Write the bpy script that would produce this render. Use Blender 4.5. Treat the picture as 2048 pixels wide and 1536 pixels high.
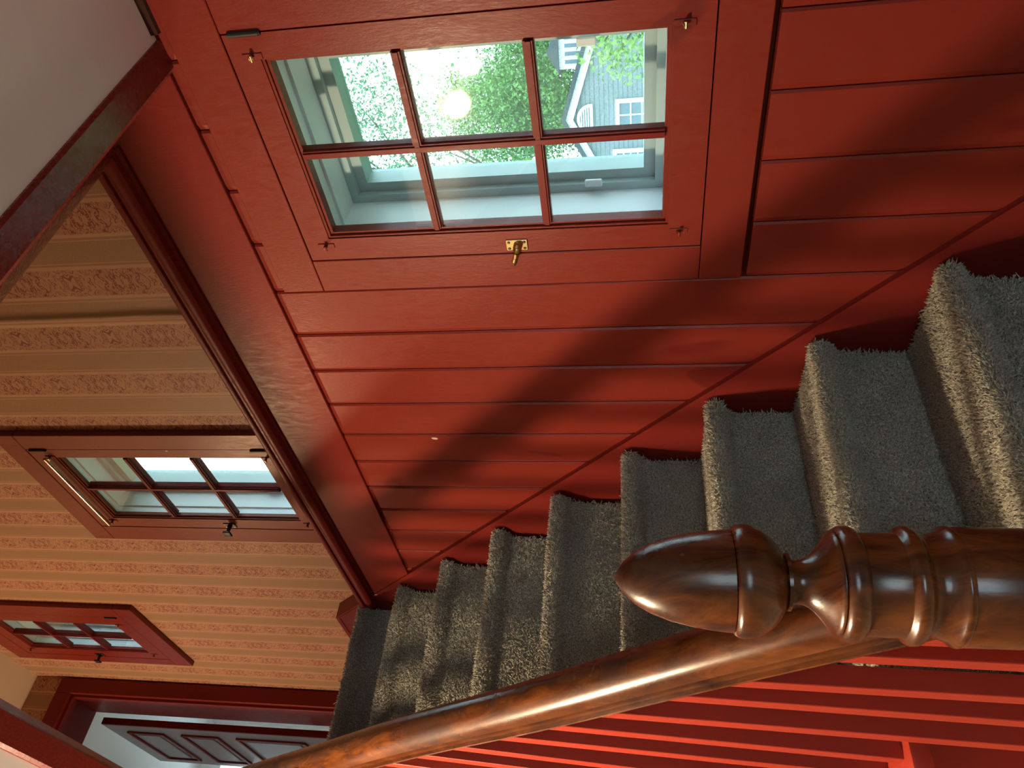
import bpy, bmesh, math, random
import numpy as np
from mathutils import Vector, Matrix, noise as mnoise

random.seed(7)
rng = np.random.default_rng(7)
scene = bpy.context.scene
for o in list(bpy.data.objects):
    bpy.data.objects.remove(o)
C = scene.collection

# ------------------------------------------------------------------ camera
YAW, PITCH, ROLL, FPX = 0.724167568, 0.156389590, 0.0125098775, 1515.9
f = Vector((math.sin(YAW) * math.cos(PITCH), math.cos(YAW) * math.cos(PITCH), math.sin(PITCH)))
r0 = Vector((math.cos(YAW), -math.sin(YAW), 0.0))
d0 = f.cross(r0)
rgt = math.cos(ROLL) * r0 + math.sin(ROLL) * d0
dwn = -math.sin(ROLL) * r0 + math.cos(ROLL) * d0
cam_d = bpy.data.cameras.new('camera')
cam = bpy.data.objects.new('camera', cam_d)
C.objects.link(cam)
# the photograph was taken with the phone turned a quarter, so picture-right is down
cam.matrix_world = Matrix(((dwn.x, rgt.x, -f.x, 0), (dwn.y, rgt.y, -f.y, 0), (dwn.z, rgt.z, -f.z, 0), (0, 0, 0, 1)))
cam_d.sensor_fit = 'HORIZONTAL'
cam_d.sensor_width = 36.0
cam_d.lens = FPX / 2048 * 36.0
cam_d.clip_start = 0.02
cam_d.clip_end = 300
scene.camera = cam

# ------------------------------------------------------------------ sky, exposure, lamp strengths
world = bpy.data.worlds.new('sky')
scene.world = world
world.use_nodes = True
wb = world.node_tree.nodes['Background']
wb.inputs['Color'].default_value = (0.78, 0.94, 1.0, 1)
wb.inputs['Strength'].default_value = 7.0
LAMP_HALL = 1320.0      # ceiling globe of the lower hall
LAMP_UPPER = 1060.0     # sconce of the upper hall
vs = scene.view_settings
vs.view_transform = 'Standard'
vs.look = 'None'
vs.exposure = 0.0
vs.gamma = 1.0
vs.use_curve_mapping = False
scene.cycles.use_denoising = True
scene.cycles.max_bounces = 8
scene.cycles.transparent_max_bounces = 12
scene.cycles.sample_clamp_indirect = 6.0
scene.cycles.caustics_reflective = False
scene.cycles.caustics_refractive = False

# ------------------------------------------------------------------ node helpers
def new_mat(name):
    m = bpy.data.materials.new(name)
    m.use_nodes = True
    nt = m.node_tree
    return m, nt, nt.nodes['Principled BSDF']

def nd(nt, kind, **kw):
    n = nt.nodes.new(kind)
    for k, v in kw.items():
        setattr(n, k, v)
    return n

def math_n(nt, op, a, b=None, c=None, clamp=False):
    n = nt.nodes.new('ShaderNodeMath')
    n.operation = op
    n.use_clamp = clamp
    for i, v in enumerate((a, b, c)):
        if v is None:
            continue
        if isinstance(v, (int, float)):
            n.inputs[i].default_value = v
        else:
            nt.links.new(v, n.inputs[i])
    return n.outputs[0]

def ramp(nt, fac, stops):
    n = nt.nodes.new('ShaderNodeValToRGB')
    el = n.color_ramp.elements
    while len(el) < len(stops):
        el.new(0.5)
    for e, (p, col) in zip(el, stops):
        e.position = p
        e.color = (*col, 1) if len(col) == 3 else col
    nt.links.new(fac, n.inputs[0])
    return n.outputs[0]

def mixc(nt, fac, a, b, blend='MIX'):
    n = nt.nodes.new('ShaderNodeMix')
    n.data_type = 'RGBA'
    n.blend_type = blend
    for sock, v in ((n.inputs[0], fac), (n.inputs[6], a), (n.inputs[7], b)):
        if isinstance(v, (int, float)):
            sock.default_value = v
        elif isinstance(v, tuple):
            sock.default_value = (*v, 1) if len(v) == 3 else v
        else:
            nt.links.new(v, sock)
    return n.outputs[2]

def noise_n(nt, scale, detail=4, rough=0.55, vec=None, dist=0.0, kind='3D'):
    n = nt.nodes.new('ShaderNodeTexNoise')
    n.noise_dimensions = kind
    n.inputs['Scale'].default_value = scale
    n.inputs['Detail'].default_value = detail
    n.inputs['Roughness'].default_value = rough
    n.inputs['Distortion'].default_value = dist
    if vec is not None:
        nt.links.new(vec, n.inputs['Vector'])
    return n.outputs[0]

def world_pos(nt, scale=(1, 1, 1)):
    g = nt.nodes.new('ShaderNodeNewGeometry')
    if scale == (1, 1, 1):
        return g.outputs['Position']
    v = nt.nodes.new('ShaderNodeVectorMath')
    v.operation = 'MULTIPLY'
    v.inputs[1].default_value = scale
    nt.links.new(g.outputs['Position'], v.inputs[0])
    return v.outputs[0]

def bump(nt, bsdf, height, strength=0.2, distance=0.002):
    b = nt.nodes.new('ShaderNodeBump')
    b.inputs['Strength'].default_value = strength
    b.inputs['Distance'].default_value = distance
    nt.links.new(height, b.inputs['Height'])
    nt.links.new(b.outputs[0], bsdf.inputs['Normal'])

def paint(name, col, dark, rough=0.36, grain=(6, 6, 2.0), spots=True, spec=0.24):
    m, nt, b = new_mat(name)
    p = world_pos(nt)
    n1 = noise_n(nt, 2.2, 3, 0.5, p)
    c = mixc(nt, ramp(nt, n1, [(0.35, (0, 0, 0)), (0.7, (1, 1, 1))]), col, tuple(x * 0.86 for x in col))
    if spots:   # touched-up patches of fresher, darker paint
        n2 = noise_n(nt, 3.1, 1.5, 0.45, world_pos(nt, (1.0, 1.9, 1.0)), 0.3)
        s = ramp(nt, n2, [(0.665, (0, 0, 0)), (0.69, (1, 1, 1))])
        c = mixc(nt, math_n(nt, 'MULTIPLY', s, 0.75), c, dark)
    # sparse pale chips where the paint has flaked
    ch = ramp(nt, noise_n(nt, 24, 1.0, 0.5, world_pos(nt, (1, 1, 0.6))), [(0.828, (0, 0, 0)), (0.832, (1, 1, 1))])
    c = mixc(nt, ch, c, (0.55, 0.42, 0.33))
    nt.links.new(c, b.inputs['Base Color'])
    n3 = noise_n(nt, 18, 4, 0.6, world_pos(nt, grain))
    nt.links.new(ramp(nt, n3, [(0.3, (rough - 0.06,) * 3), (0.75, (rough + 0.10,) * 3)]), b.inputs['Roughness'])
    b.inputs['Specular IOR Level'].default_value = spec
    n4 = noise_n(nt, 40, 3, 0.6, world_pos(nt, grain))
    bump(nt, b, n4, 0.25, 0.0012)
    return m

RED = paint('red_paint', (0.192, 0.0215, 0.0130), (0.115, 0.010, 0.009))
RED2 = paint('red_trim_paint', (0.165, 0.0165, 0.0125), (0.115, 0.010, 0.009), 0.38, spots=False, spec=0.16)
REDG = paint('glossy_red_trim', (0.150, 0.0160, 0.0125), (0.115, 0.010, 0.009), 0.26, spots=False, spec=0.55)
REDB = paint('red_baluster_paint', (0.36, 0.036, 0.020), (0.2, 0.012, 0.009), 0.42, spots=False)
BROWNRED = paint('worn_red_paint', (0.235, 0.050, 0.030), (0.12, 0.016, 0.012), 0.33, spots=False)

def plain(name, col, rough=0.6, metal=0.0, nscale=8.0, var=0.08, spec=0.5):
    m, nt, b = new_mat(name)
    n1 = noise_n(nt, nscale, 4, 0.55, world_pos(nt))
    c = mixc(nt, n1, tuple(x * (1 - var) for x in col), tuple(min(1, x * (1 + var)) for x in col))
    nt.links.new(c, b.inputs['Base Color'])
    b.inputs['Roughness'].default_value = rough
    b.inputs['Metallic'].default_value = metal
    b.inputs['Specular IOR Level'].default_value = spec
    return m

CEILP = plain('ceiling_plaster', (0.92, 0.92, 0.92), 0.9, nscale=2, var=0.03)
PLASTER = plain('white_plaster', (0.25, 0.235, 0.21), 0.85, nscale=3)
CREAM = plain('cream_plaster', (0.62, 0.50, 0.38), 0.85, nscale=3)
WHITEP = plain('white_vinyl', (0.80, 0.86, 0.88), 0.4)
BEADM = plain('dark_brown_bead', (0.045, 0.016, 0.012), 0.85, spec=0.1)  # dark brown for the thin strip between ceiling and boards
STORM = plain('storm_frame_paint', (0.44, 0.56, 0.56), 0.45)
BRASS = plain('brass', (0.56, 0.42, 0.20), 0.28, 1.0, 60, 0.25)
BLACKM = plain('black_metal', (0.006, 0.006, 0.006), 0.5, 0.0, 60, 0.2)
CHROME = plain('nickel_rod', (0.62, 0.58, 0.54), 0.22, 1.0, 60, 0.1)
PLANK = plain('floor_wood', (0.40, 0.33, 0.26), 0.6, nscale=5, var=0.3)
DOORFACE = plain('door_paint', (0.20, 0.155, 0.150), 0.35, nscale=5)

def wood():
    m, nt, b = new_mat('varnished_wood')
    p = world_pos(nt, (14, 3.2, 3.2))
    n1 = noise_n(nt, 4.0, 6, 0.65, p, 0.8)
    n2 = noise_n(nt, 7.0, 4, 0.6, world_pos(nt))
    c = ramp(nt, n1, [(0.30, (0.036, 0.009, 0.004)), (0.50, (0.105, 0.029, 0.008)), (0.72, (0.195, 0.060, 0.014))])
    wear = ramp(nt, n2, [(0.50, (0, 0, 0)), (0.66, (1, 1, 1))])
    c = mixc(nt, math_n(nt, 'MULTIPLY', wear, 0.65), c, (0.030, 0.016, 0.014))
    nt.links.new(c, b.inputs['Base Color'])
    nt.links.new(ramp(nt, n2, [(0.3, (0.17,) * 3), (0.75, (0.33,) * 3)]), b.inputs['Roughness'])
    b.inputs['Coat Weight'].default_value = 0.15
    b.inputs['Coat Roughness'].default_value = 0.18
    bump(nt, b, noise_n(nt, 30, 4, 0.6, p), 0.12, 0.001)
    return m
WOOD = wood()

def wallpaper(name, axis):
    m, nt, b = new_mat(name)
    g = nt.nodes.new('ShaderNodeNewGeometry')
    sep = nt.nodes.new('ShaderNodeSeparateXYZ')
    nt.links.new(g.outputs['Position'], sep.inputs[0])
    a = sep.outputs['Y'] if axis == 'Y' else sep.outputs['X']
    z = sep.outputs['Z']
    P = 0.1785
    t = math_n(nt, 'FRACT', math_n(nt, 'DIVIDE', math_n(nt, 'ADD', a, 17.85 - 1.165), P))
    # floral scroll band: t 0.06 .. 0.50, mirrored about 0.28
    u = math_n(nt, 'ABSOLUTE', math_n(nt, 'SUBTRACT', t, 0.28))
    zz = math_n(nt, 'PINGPONG', z, 0.13)
    cb = nt.nodes.new('ShaderNodeCombineXYZ')
    nt.links.new(math_n(nt, 'MULTIPLY', u, P), cb.inputs[0])
    nt.links.new(zz, cb.inputs[1])
    n = noise_n(nt, 27, 1.0, 0.5, cb.outputs[0], 2.6)
    ln = math_n(nt, 'ABSOLUTE', math_n(nt, 'SUBTRACT', n, 0.5))
    line = ramp(nt, ln, [(0.020, (1, 1, 1)), (0.042, (0, 0, 0))])
    n_b = noise_n(nt, 38, 0.6, 0.5, cb.outputs[0], 3.5)
    ln2 = math_n(nt, 'ABSOLUTE', math_n(nt, 'SUBTRACT', n_b, 0.56))
    line2 = ramp(nt, ln2, [(0.012, (1, 1, 1)), (0.030, (0, 0, 0))])
    line = math_n(nt, 'MAXIMUM', line, line2)
    edge = math_n(nt, 'ADD', 0.20, math_n(nt, 'MULTIPLY', noise_n(nt, 38, 1, 0.5, cb.outputs[0]), 0.045))
    inband = math_n(nt, 'LESS_THAN', u, edge)
    scroll = math_n(nt, 'MULTIPLY', line, inband)
    # plain woven band t 0.60 .. 0.96
    u2 = math_n(nt, 'ABSOLUTE', math_n(nt, 'SUBTRACT', t, 0.78))
    grey = math_n(nt, 'LESS_THAN', u2, 0.17)
    n2 = noise_n(nt, 260, 2, 0.7, g.outputs['Position'])
    # border lines beside the bands
    bl = math_n(nt, 'LESS_THAN', math_n(nt, 'ABSOLUTE', math_n(nt, 'SUBTRACT', u2, 0.205)), 0.020)
    base = mixc(nt, noise_n(nt, 5, 3, 0.5, g.outputs['Position']), (0.55, 0.345, 0.22), (0.475, 0.29, 0.18))
    base = mixc(nt, math_n(nt, 'MULTIPLY', inband, 0.24), base, (0.38, 0.125, 0.075))
    c = mixc(nt, math_n(nt, 'MULTIPLY', scroll, 0.92), base, (0.20, 0.036, 0.024))
    gc = ramp(nt, n2, [(0.35, (0.25, 0.155, 0.085)), (0.65, (0.37, 0.225, 0.125))])
    c = mixc(nt, math_n(nt, 'MULTIPLY', grey, 0.85), c, gc)
    c = mixc(nt, math_n(nt, 'MULTIPLY', bl, 0.6), c, (0.24, 0.125, 0.065))
    nt.links.new(c, b.inputs['Base Color'])
    b.inputs['Roughness'].default_value = 0.5
    b.inputs['Specular IOR Level'].default_value = 0.35
    # seam bulge where two drops of paper lift, plus a gentle unevenness
    sy = math_n(nt, 'SUBTRACT', a, 1.150)
    wob = math_n(nt, 'MULTIPLY', math_n(nt, 'SUBTRACT', noise_n(nt, 6, 2, 0.5, world_pos(nt, (0.2, 0.2, 1))), 0.5), 0.012)
    rid = math_n(nt, 'POWER', 2.718, math_n(nt, 'MULTIPLY', math_n(nt, 'POWER', math_n(nt, 'DIVIDE', math_n(nt, 'ADD', sy, wob), 0.016), 2.0), -1.0))
    h = math_n(nt, 'ADD', math_n(nt, 'MULTIPLY', rid, 0.010 if axis == 'Y' else 0.0),
               math_n(nt, 'ADD', math_n(nt, 'MULTIPLY', noise_n(nt, 7, 2, 0.5, world_pos(nt, (1, 1, 0.35))), 0.006),
                      math_n(nt, 'MULTIPLY', scroll, 0.0002)))
    bp = nt.nodes.new('ShaderNodeBump')
    bp.inputs['Strength'].default_value = 1.0
    bp.inputs['Distance'].default_value = 1.0
    nt.links.new(h, bp.inputs['Height'])
    nt.links.new(bp.outputs[0], b.inputs['Normal'])
    return m
PAPER_Y = wallpaper('striped_wallpaper', 'Y')
PAPER_X = wallpaper('striped_wallpaper_end', 'X')

def carpet_mat():
    m, nt, b = new_mat('carpet_pile')
    p = world_pos(nt)
    n1 = noise_n(nt, 230, 2, 0.7, p)
    n2 = noise_n(nt, 9, 3, 0.55, p)
    c = ramp(nt, n1, [(0.30, (0.11, 0.104, 0.082)), (0.50, (0.37, 0.352, 0.280)), (0.70, (0.70, 0.665, 0.54))])
    c = mixc(nt, math_n(nt, 'MULTIPLY', ramp(nt, n2, [(0.4, (0, 0, 0)), (0.65, (1, 1, 1))]), 0.35), c, (0.19, 0.185, 0.155))
    nt.links.new(c, b.inputs['Base Color'])
    b.inputs['Roughness'].default_value = 0.95
    b.inputs['Specular IOR Level'].default_value = 0.1
    b.inputs['Sheen Weight'].default_value = 0.25
    b.inputs['Sheen Roughness'].default_value = 0.5
    return m
CARPET = carpet_mat()

def glass_mat(name, tint, refl=1.0):
    m = bpy.data.materials.new(name)
    m.use_nodes = True
    nt = m.node_tree
    nt.nodes.remove(nt.nodes['Principled BSDF'])
    out = nt.nodes['Material Output']
    tr = nt.nodes.new('ShaderNodeBsdfTransparent')
    tr.inputs[0].default_value = (*tint, 1)
    gl = nt.nodes.new('ShaderNodeBsdfGlossy')
    gl.inputs['Roughness'].default_value = 0.02
    lw = nt.nodes.new('ShaderNodeLayerWeight')
    lw.inputs[0].default_value = 0.5
    mx = nt.nodes.new('ShaderNodeMixShader')
    sch = math_n(nt, 'ADD', 0.035, math_n(nt, 'MULTIPLY', math_n(nt, 'POWER', lw.outputs['Facing'], 5.0), 0.9))
    nt.links.new(math_n(nt, 'MULTIPLY', sch, refl), mx.inputs[0])
    nt.links.new(tr.outputs[0], mx.inputs[1])
    nt.links.new(gl.outputs[0], mx.inputs[2])
    nt.links.new(mx.outputs[0], out.inputs['Surface'])
    return m
GLASS = glass_mat('window_glass', (0.955, 0.99, 1.0))
GLASS2 = glass_mat('storm_glass', (0.94, 0.99, 1.0), 0.6)

def screen_mat():
    m = bpy.data.materials.new('insect_screen')
    m.use_nodes = True
    nt = m.node_tree
    b = nt.nodes['Principled BSDF']
    b.inputs['Base Color'].default_value = (0.42, 0.56, 0.58, 1)
    b.inputs['Roughness'].default_value = 0.8
    n = noise_n(nt, 420, 1, 0.5, world_pos(nt))
    nt.links.new(math_n(nt, 'MULTIPLY', n, 0.40), b.inputs['Alpha'])
    return m
SCREEN = screen_mat()

def emit(name, col, strength):
    m = bpy.data.materials.new(name)
    m.use_nodes = True
    nt = m.node_tree
    b = nt.nodes['Principled BSDF']
    b.inputs['Base Color'].default_value = (0.9, 0.85, 0.75, 1)
    b.inputs['Emission Color'].default_value = (*col, 1)
    b.inputs['Emission Strength'].default_value = strength
    return m

# ------------------------------------------------------------------ mesh helpers
def box(bm, x0, x1, y0, y1, z0, z1, bev=0.0, seg=1):
    vs_ = [bm.verts.new(v) for v in ((x0, y0, z0), (x1, y0, z0), (x1, y1, z0), (x0, y1, z0),
                                     (x0, y0, z1), (x1, y0, z1), (x1, y1, z1), (x0, y1, z1))]
    fs = [bm.faces.new([vs_[i] for i in q]) for q in ((3, 2, 1, 0), (4, 5, 6, 7), (0, 1, 5, 4), (1, 2, 6, 5), (2, 3, 7, 6), (3, 0, 4, 7))]
    if bev > 0:
        es = list({e for fc in fs for e in fc.edges})
        bmesh.ops.bevel(bm, geom=es, offset=bev, segments=seg, affect='EDGES', profile=0.5)
    return vs_

def prism(bm, pts, axis, a0, a1):
    """extrude a polygon: axis 'x' takes (y, z) points, 'y' takes (x, z), 'z' takes (x, y)"""
    def mk(p, a):
        return {'x': (a, p[0], p[1]), 'y': (p[0], a, p[1]), 'z': (p[0], p[1], a)}[axis]
    A = [bm.verts.new(mk(p, a0)) for p in pts]
    B = [bm.verts.new(mk(p, a1)) for p in pts]
    n = len(pts)
    bm.faces.new(A)
    bm.faces.new(B[::-1])
    for i in range(n):
        j = (i + 1) % n
        bm.faces.new((A[j], A[i], B[i], B[j]))

def cyl(bm, p0, p1, r, n=12, r2=None):
    p0, p1 = Vector(p0), Vector(p1)
    ax = (p1 - p0).normalized()
    q = ax.to_track_quat('Z', 'Y')
    r2 = r if r2 is None else r2
    A, B = [], []
    for i in range(n):
        a = 2 * math.pi * i / n
        v = q @ Vector((math.cos(a), math.sin(a), 0))
        A.append(bm.verts.new(p0 + v * r))
        B.append(bm.verts.new(p1 + v * r2))
    for i in range(n):
        j = (i + 1) % n
        bm.faces.new((A[i], A[j], B[j], B[i]))
    bm.faces.new(A[::-1])
    bm.faces.new(B)

def lathe(bm, prof, cx, cy, n=48):
    rings = []
    for rr, z in prof:
        if rr < 1e-5:
            rings.append([bm.verts.new((cx, cy, z))])
        else:
            rings.append([bm.verts.new((cx + rr * math.cos(2 * math.pi * i / n), cy + rr * math.sin(2 * math.pi * i / n), z)) for i in range(n)])
    for a, b in zip(rings, rings[1:]):
        for i in range(n):
            j = (i + 1) % n
            if len(a) == 1:
                bm.faces.new((a[0], b[j], b[i]))
            elif len(b) == 1:
                bm.faces.new((a[i], a[j], b[0]))
            else:
                bm.faces.new((a[i], a[j], b[j], b[i]))

def obj(name, bm, mat, parent=None, smooth=None, fix=True):
    if fix:
        bmesh.ops.recalc_face_normals(bm, faces=bm.faces)
    me = bpy.data.meshes.new(name)
    bm.to_mesh(me)
    bm.free()
    me.materials.append(mat)
    if smooth is not None:
        me.shade_smooth()
        if smooth > 0:
            me.set_sharp_from_angle(angle=math.radians(smooth))
    o = bpy.data.objects.new(name, me)
    C.objects.link(o)
    if parent is not None:
        o.parent = parent
        o.matrix_parent_inverse = parent.matrix_world.inverted()
    return o

def empty(name, loc):
    o = bpy.data.objects.new(name, None)
    o.empty_display_size = 0.1
    o.location = loc
    o.matrix_world = Matrix.Translation(loc)
    C.objects.link(o)
    return o

def tag(o, label, cat, group=None, kind=None):
    o['label'] = label
    o['category'] = cat
    if group:
        o['group'] = group
    if kind:
        o['kind'] = kind
    return o

def struct(o, label, cat='structure'):
    return tag(o, label, cat, kind='structure')

def bxo(name, dims, mat, parent=None, bev=0.0, seg=1):
    bm = bmesh.new()
    box(bm, *dims, bev=bev, seg=seg)
    return obj(name, bm, mat, parent)

# ------------------------------------------------------------------ main dimensions (metres, camera at origin)
XB = 1.200        # face of the red boards
XP = 1.250        # face of the wallpaper upstairs
ZF = -1.405       # lower floor
ZC = 0.774        # lower ceiling
ZU = 1.012        # upper floor
ZT = 3.172        # upper ceiling
YE = 3.734        # end wall upstairs
XO = 1.420        # outer face of the house wall
RUN, RISE, Y0, Z0 = 0.199, 0.1997, 0.998, -0.570
SK = -1.556       # skirting top: z = y + SK

def wall_yz(bm, x0, x1, y0, y1, z0, z1, holes):
    """wall slab in the y-z plane with rectangular holes"""
    ys = sorted({y0, y1, *[h[0] for h in holes], *[h[1] for h in holes]})
    zs = sorted({z0, z1, *[h[2] for h in holes], *[h[3] for h in holes]})
    for ya, yb in zip(ys, ys[1:]):
        for za, zb in zip(zs, zs[1:]):
            ym, zm = (ya + yb) / 2, (za + zb) / 2
            if ym < y0 or ym > y1 or zm < z0 or zm > z1:
                continue
            if any(h[0] < ym < h[1] and h[2] < zm < h[3] for h in holes):
                continue
            box(bm, x0, x1, ya, yb, za, zb)

# window data: sash outline, glass outline (y0, y1, z0, z1)
W1 = dict(sash=(0.482, 0.956, -0.136, 0.660), glass=(0.535, 0.892, -0.062, 0.596), hole=(0.500, 0.936, -0.088, 0.612))
W2 = dict(sash=(1.665, 2.112, 1.020, 1.836), glass=(1.716, 2.048, 1.090, 1.752), hole=(1.690, 2.085, 1.055, 1.790))
W3 = dict(sash=(2.885, 3.345, 2.195, 2.955), glass=(2.972, 3.262, 2.275, 2.880), hole=(2.950, 3.290, 2.245, 2.905))

# ------------------------------------------------------------------ the setting
bm = bmesh.new()
box(bm, -3.0, 1.40, -2.6, 4.0, ZF - 0.06, ZF)
struct(obj('floor', bm, PLANK), 'brown wooden floor of the lower hall', 'floor')

bm = bmesh.new()
box(bm, -3.0, XB, -2.6, 0.481, ZC, ZC + 0.03)
box(bm, -3.0, 0.215, 0.481, 4.0, ZC, ZC + 0.03)
struct(obj('ceiling', bm, CEILP), 'white plaster ceiling of the lower hall with stairwell opening', 'ceiling')

bm = bmesh.new()
box(bm, -3.0, XP, -2.6, 0.520, ZC + 0.03, ZU - 0.012)
box(bm, -3.0, 0.250, 0.520, YE, ZC + 0.03, ZU - 0.012)
box(bm, 0.250, XP, 2.62, YE, ZC + 0.03, ZU - 0.012)
struct(obj('floor_upper', bm, PLANK), 'brown wooden floor of the upper hall around the stairwell', 'floor')

bm = bmesh.new()
box(bm, -3.0, XP, -2.6, YE, ZT, ZT + 0.05)
struct(obj('ceiling_upper', bm, CREAM), 'cream ceiling above the upper hall', 'ceiling')

# plaster walls of the lower hall, out of the picture
bm = bmesh.new()
wall_yz(bm, -3.1, -3.0, -2.6, 4.0, ZF, ZT, [])
wl = struct(obj('wall_left', bm, PLASTER), 'plain plaster wall across the lower hall', 'wall')
bm = bmesh.new()
for xa, xb, za, zb in ((-3.1, -2.1, ZF, ZT), (-0.6, 1.42, ZF, ZT), (-2.1, -0.6, ZF, -0.6), (-2.1, -0.6, 0.58, ZT)):
    box(bm, xa, xb, -2.7, -2.6, za, zb)
struct(obj('wall_back', bm, PLASTER), 'plain plaster wall behind the foot of the stairs', 'wall')
w7 = empty('window_6', (-1.35, -2.65, -0.6))
struct(w7, 'white sash window in the plaster wall behind the foot of the stairs', 'window')
for nm, dm in (('casing', (-2.18, -2.1, -2.6, -2.57, -0.68, 0.66)), ('casing', (-0.6, -0.52, -2.6, -2.57, -0.68, 0.66)), ('casing', (-2.1, -0.6, -2.6, -2.57, 0.58, 0.66)),
               ('casing', (-2.1, -0.6, -2.6, -2.57, -0.68, -0.6)), ('meeting_rail', (-2.1, -0.6, -2.67, -2.63, -0.03, 0.01)), ('mullion', (-1.37, -1.33, -2.67, -2.63, -0.6, -0.03))):
    bxo(nm, dm, WHITEP, w7, 0.004)
bxo('pane', (-2.1, -0.6, -2.654, -2.650, -0.6, -0.03), GLASS, w7)
bxo('pane', (-2.1, -0.6, -2.654, -2.650, 0.01, 0.58), GLASS, w7)
bm = bmesh.new()
box(bm, -3.0, 1.40, 4.0, 4.1, ZF, ZU)
struct(obj('wall_far', bm, PLASTER), 'plain plaster wall at the far end of the lower hall', 'wall')
# right wall, lower storey: sheathing behind the boards
bm = bmesh.new()
wall_yz(bm, XB + 0.026, XO, -2.6, 4.0, ZF, ZU - 0.02, [W1['hole']])
wr = struct(obj('wall_right', bm, RED2), 'red painted board wall beside the stairs', 'wall')

# the vertical boards
seams = [-0.655, -0.525, -0.394, -0.264, -0.133, -0.002, 0.128, 0.259, 0.389, 0.519, 0.649, 0.779, 0.910, 1.042, 1.177, 1.301,
         1.430, 1.559, 1.682, 1.811, 1.934, 2.060, 2.187, 2.312, 2.440, 2.535]
def board(name, y0, y1, zb0, zb1, zt, parent):
    g, ch, dp = 0.0012, 0.0105, 0.0042
    pts = [(XB + 0.026, y0 + g), (XB + dp, y0 + g), (XB, y0 + g + ch * 0.35), (XB, y1 - g - ch), (XB + dp, y1 - g), (XB + 0.026, y1 - g)]
    bm = bmesh.new()
    zb = lambda y: zb0 + (zb1 - zb0) * (y - y0) / (y1 - y0)
    A = [bm.verts.new((x, y, zb(y))) for x, y in pts]
    B = [bm.verts.new((x, y, zt)) for x, y in pts]
    bm.faces.new(A); bm.faces.new(B[::-1])
    for i in range(len(pts)):
        j = (i + 1) % len(pts)
        bm.faces.new((A[j], A[i], B[i], B[j]))
    return obj(name, bm, RED, parent)
for ya, yb in zip(seams, seams[1:]):
    za, zb = max(ZF, ya + SK - 0.03), max(ZF, yb + SK - 0.03)
    if 0.385 < (ya + yb) / 2 < 1.042:
        board('board', ya, yb, za, zb, -0.230, wr)
        board('board', ya, yb, 0.7535, 0.7535, ZC + 0.02, wr)
    else:
        board('board', ya, yb, za, zb, ZC + 0.02 if ya > 0.45 else ZC - 0.001, wr)

# fascia and cap at the level of the upper floor
fas = bxo('fascia_board', (XB - 0.011, XB, 0.505, 2.545, ZC - 0.001, 0.972), RED2, wr, 0.0015)
bm = bmesh.new()
capp = [(XP - 0.001, 0.940), (1.186, 0.940), (1.182, 0.946), (1.170, 0.950), (1.165, 0.957), (1.1635, 0.966), (1.166, 0.974), (1.171, 0.978),
        (1.171, 0.984), (1.166, 0.987), (1.164, 0.993), (1.166, 1.000), (1.172, 1.004), (XP - 0.001, 1.004)]
prism(bm, capp, 'y', 0.62, 2.560)
obj('cap_moulding', bm, RED2, wr, 35)
# crown strip between ceiling and boards near the viewer
bm = bmesh.new()
prism(bm, [(XB, ZC), (XB, ZC - 0.014), (XB - 0.007, ZC - 0.012), (XB - 0.010, ZC)], 'y', -2.6, 0.470)
obj('ceiling_bead', bm, BEADM, wr, 40)

# header of the stairwell opening
hp = [(0.481, ZC + 0.035), (0.481, ZC - 0.004), (0.486, ZC - 0.008), (0.528, ZC - 0.008), (0.536, ZC - 0.002), (0.542, ZC + 0.012), (0.556, 0.822),
      (0.574, 0.852), (0.590, 0.872), (0.602, 0.882), (0.606, 0.894), (0.632, 0.914), (0.660, 0.938), (0.682, 0.960), (0.697, 0.978),
      (0.704, 0.992), (0.704, 1.004), (0.696, 1.012), (0.520, 1.012), (0.520, ZC + 0.035)]
bm = bmesh.new()
prism(bm, [(p[0], p[1]) for p in hp], 'x', 0.215, XP - 0.002)
struct(obj('trim_1', bm, REDG, None, 30), 'dark red moulded header across the stairwell opening under the ceiling', 'trim')
bm = bmesh.new()
lp = [(0.215, ZC + 0.035), (0.215, ZC - 0.004), (0.219, ZC - 0.008), (0.250, ZC - 0.008), (0.255, ZC - 0.002), (0.262, ZC + 0.03), (0.285, 0.86), (0.312, 0.93),
      (0.330, 0.975), (0.335, 0.992), (0.335, 1.004), (0.328, 1.012), (0.250, 1.012), (0.250, ZC + 0.035)]
prism(bm, lp, 'y', 0.515, 2.66)
struct(obj('trim_2', bm, RED2, None, 30), 'red moulded edge of the upper floor above the handrail', 'trim')

# right wall, upper storey: wallpaper
bm = bmesh.new()
wall_yz(bm, XP, XO, -2.6, YE, ZU - 0.02, ZT, [W2['hole'], W3['hole']])
struct(obj('wall_right_upper', bm, PAPER_Y), 'wall with striped red and tan floral wallpaper above the stairs', 'wall')

# end wall with the doorway
DX0, DX1, DZ1 = 0.407, 1.173, 2.925
bm = bmesh.new()
box(bm, -3.0, DX0, YE, YE + 0.225, ZU - 0.02, ZT)
box(bm, DX1, XO, YE, YE + 0.225, ZU - 0.02, ZT)
box(bm, DX0, DX1, YE, YE + 0.225, DZ1, ZT)
struct(obj('wall_end', bm, PAPER_X), 'end wall of the upper hall with striped wallpaper around the doorway', 'wall')

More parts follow.
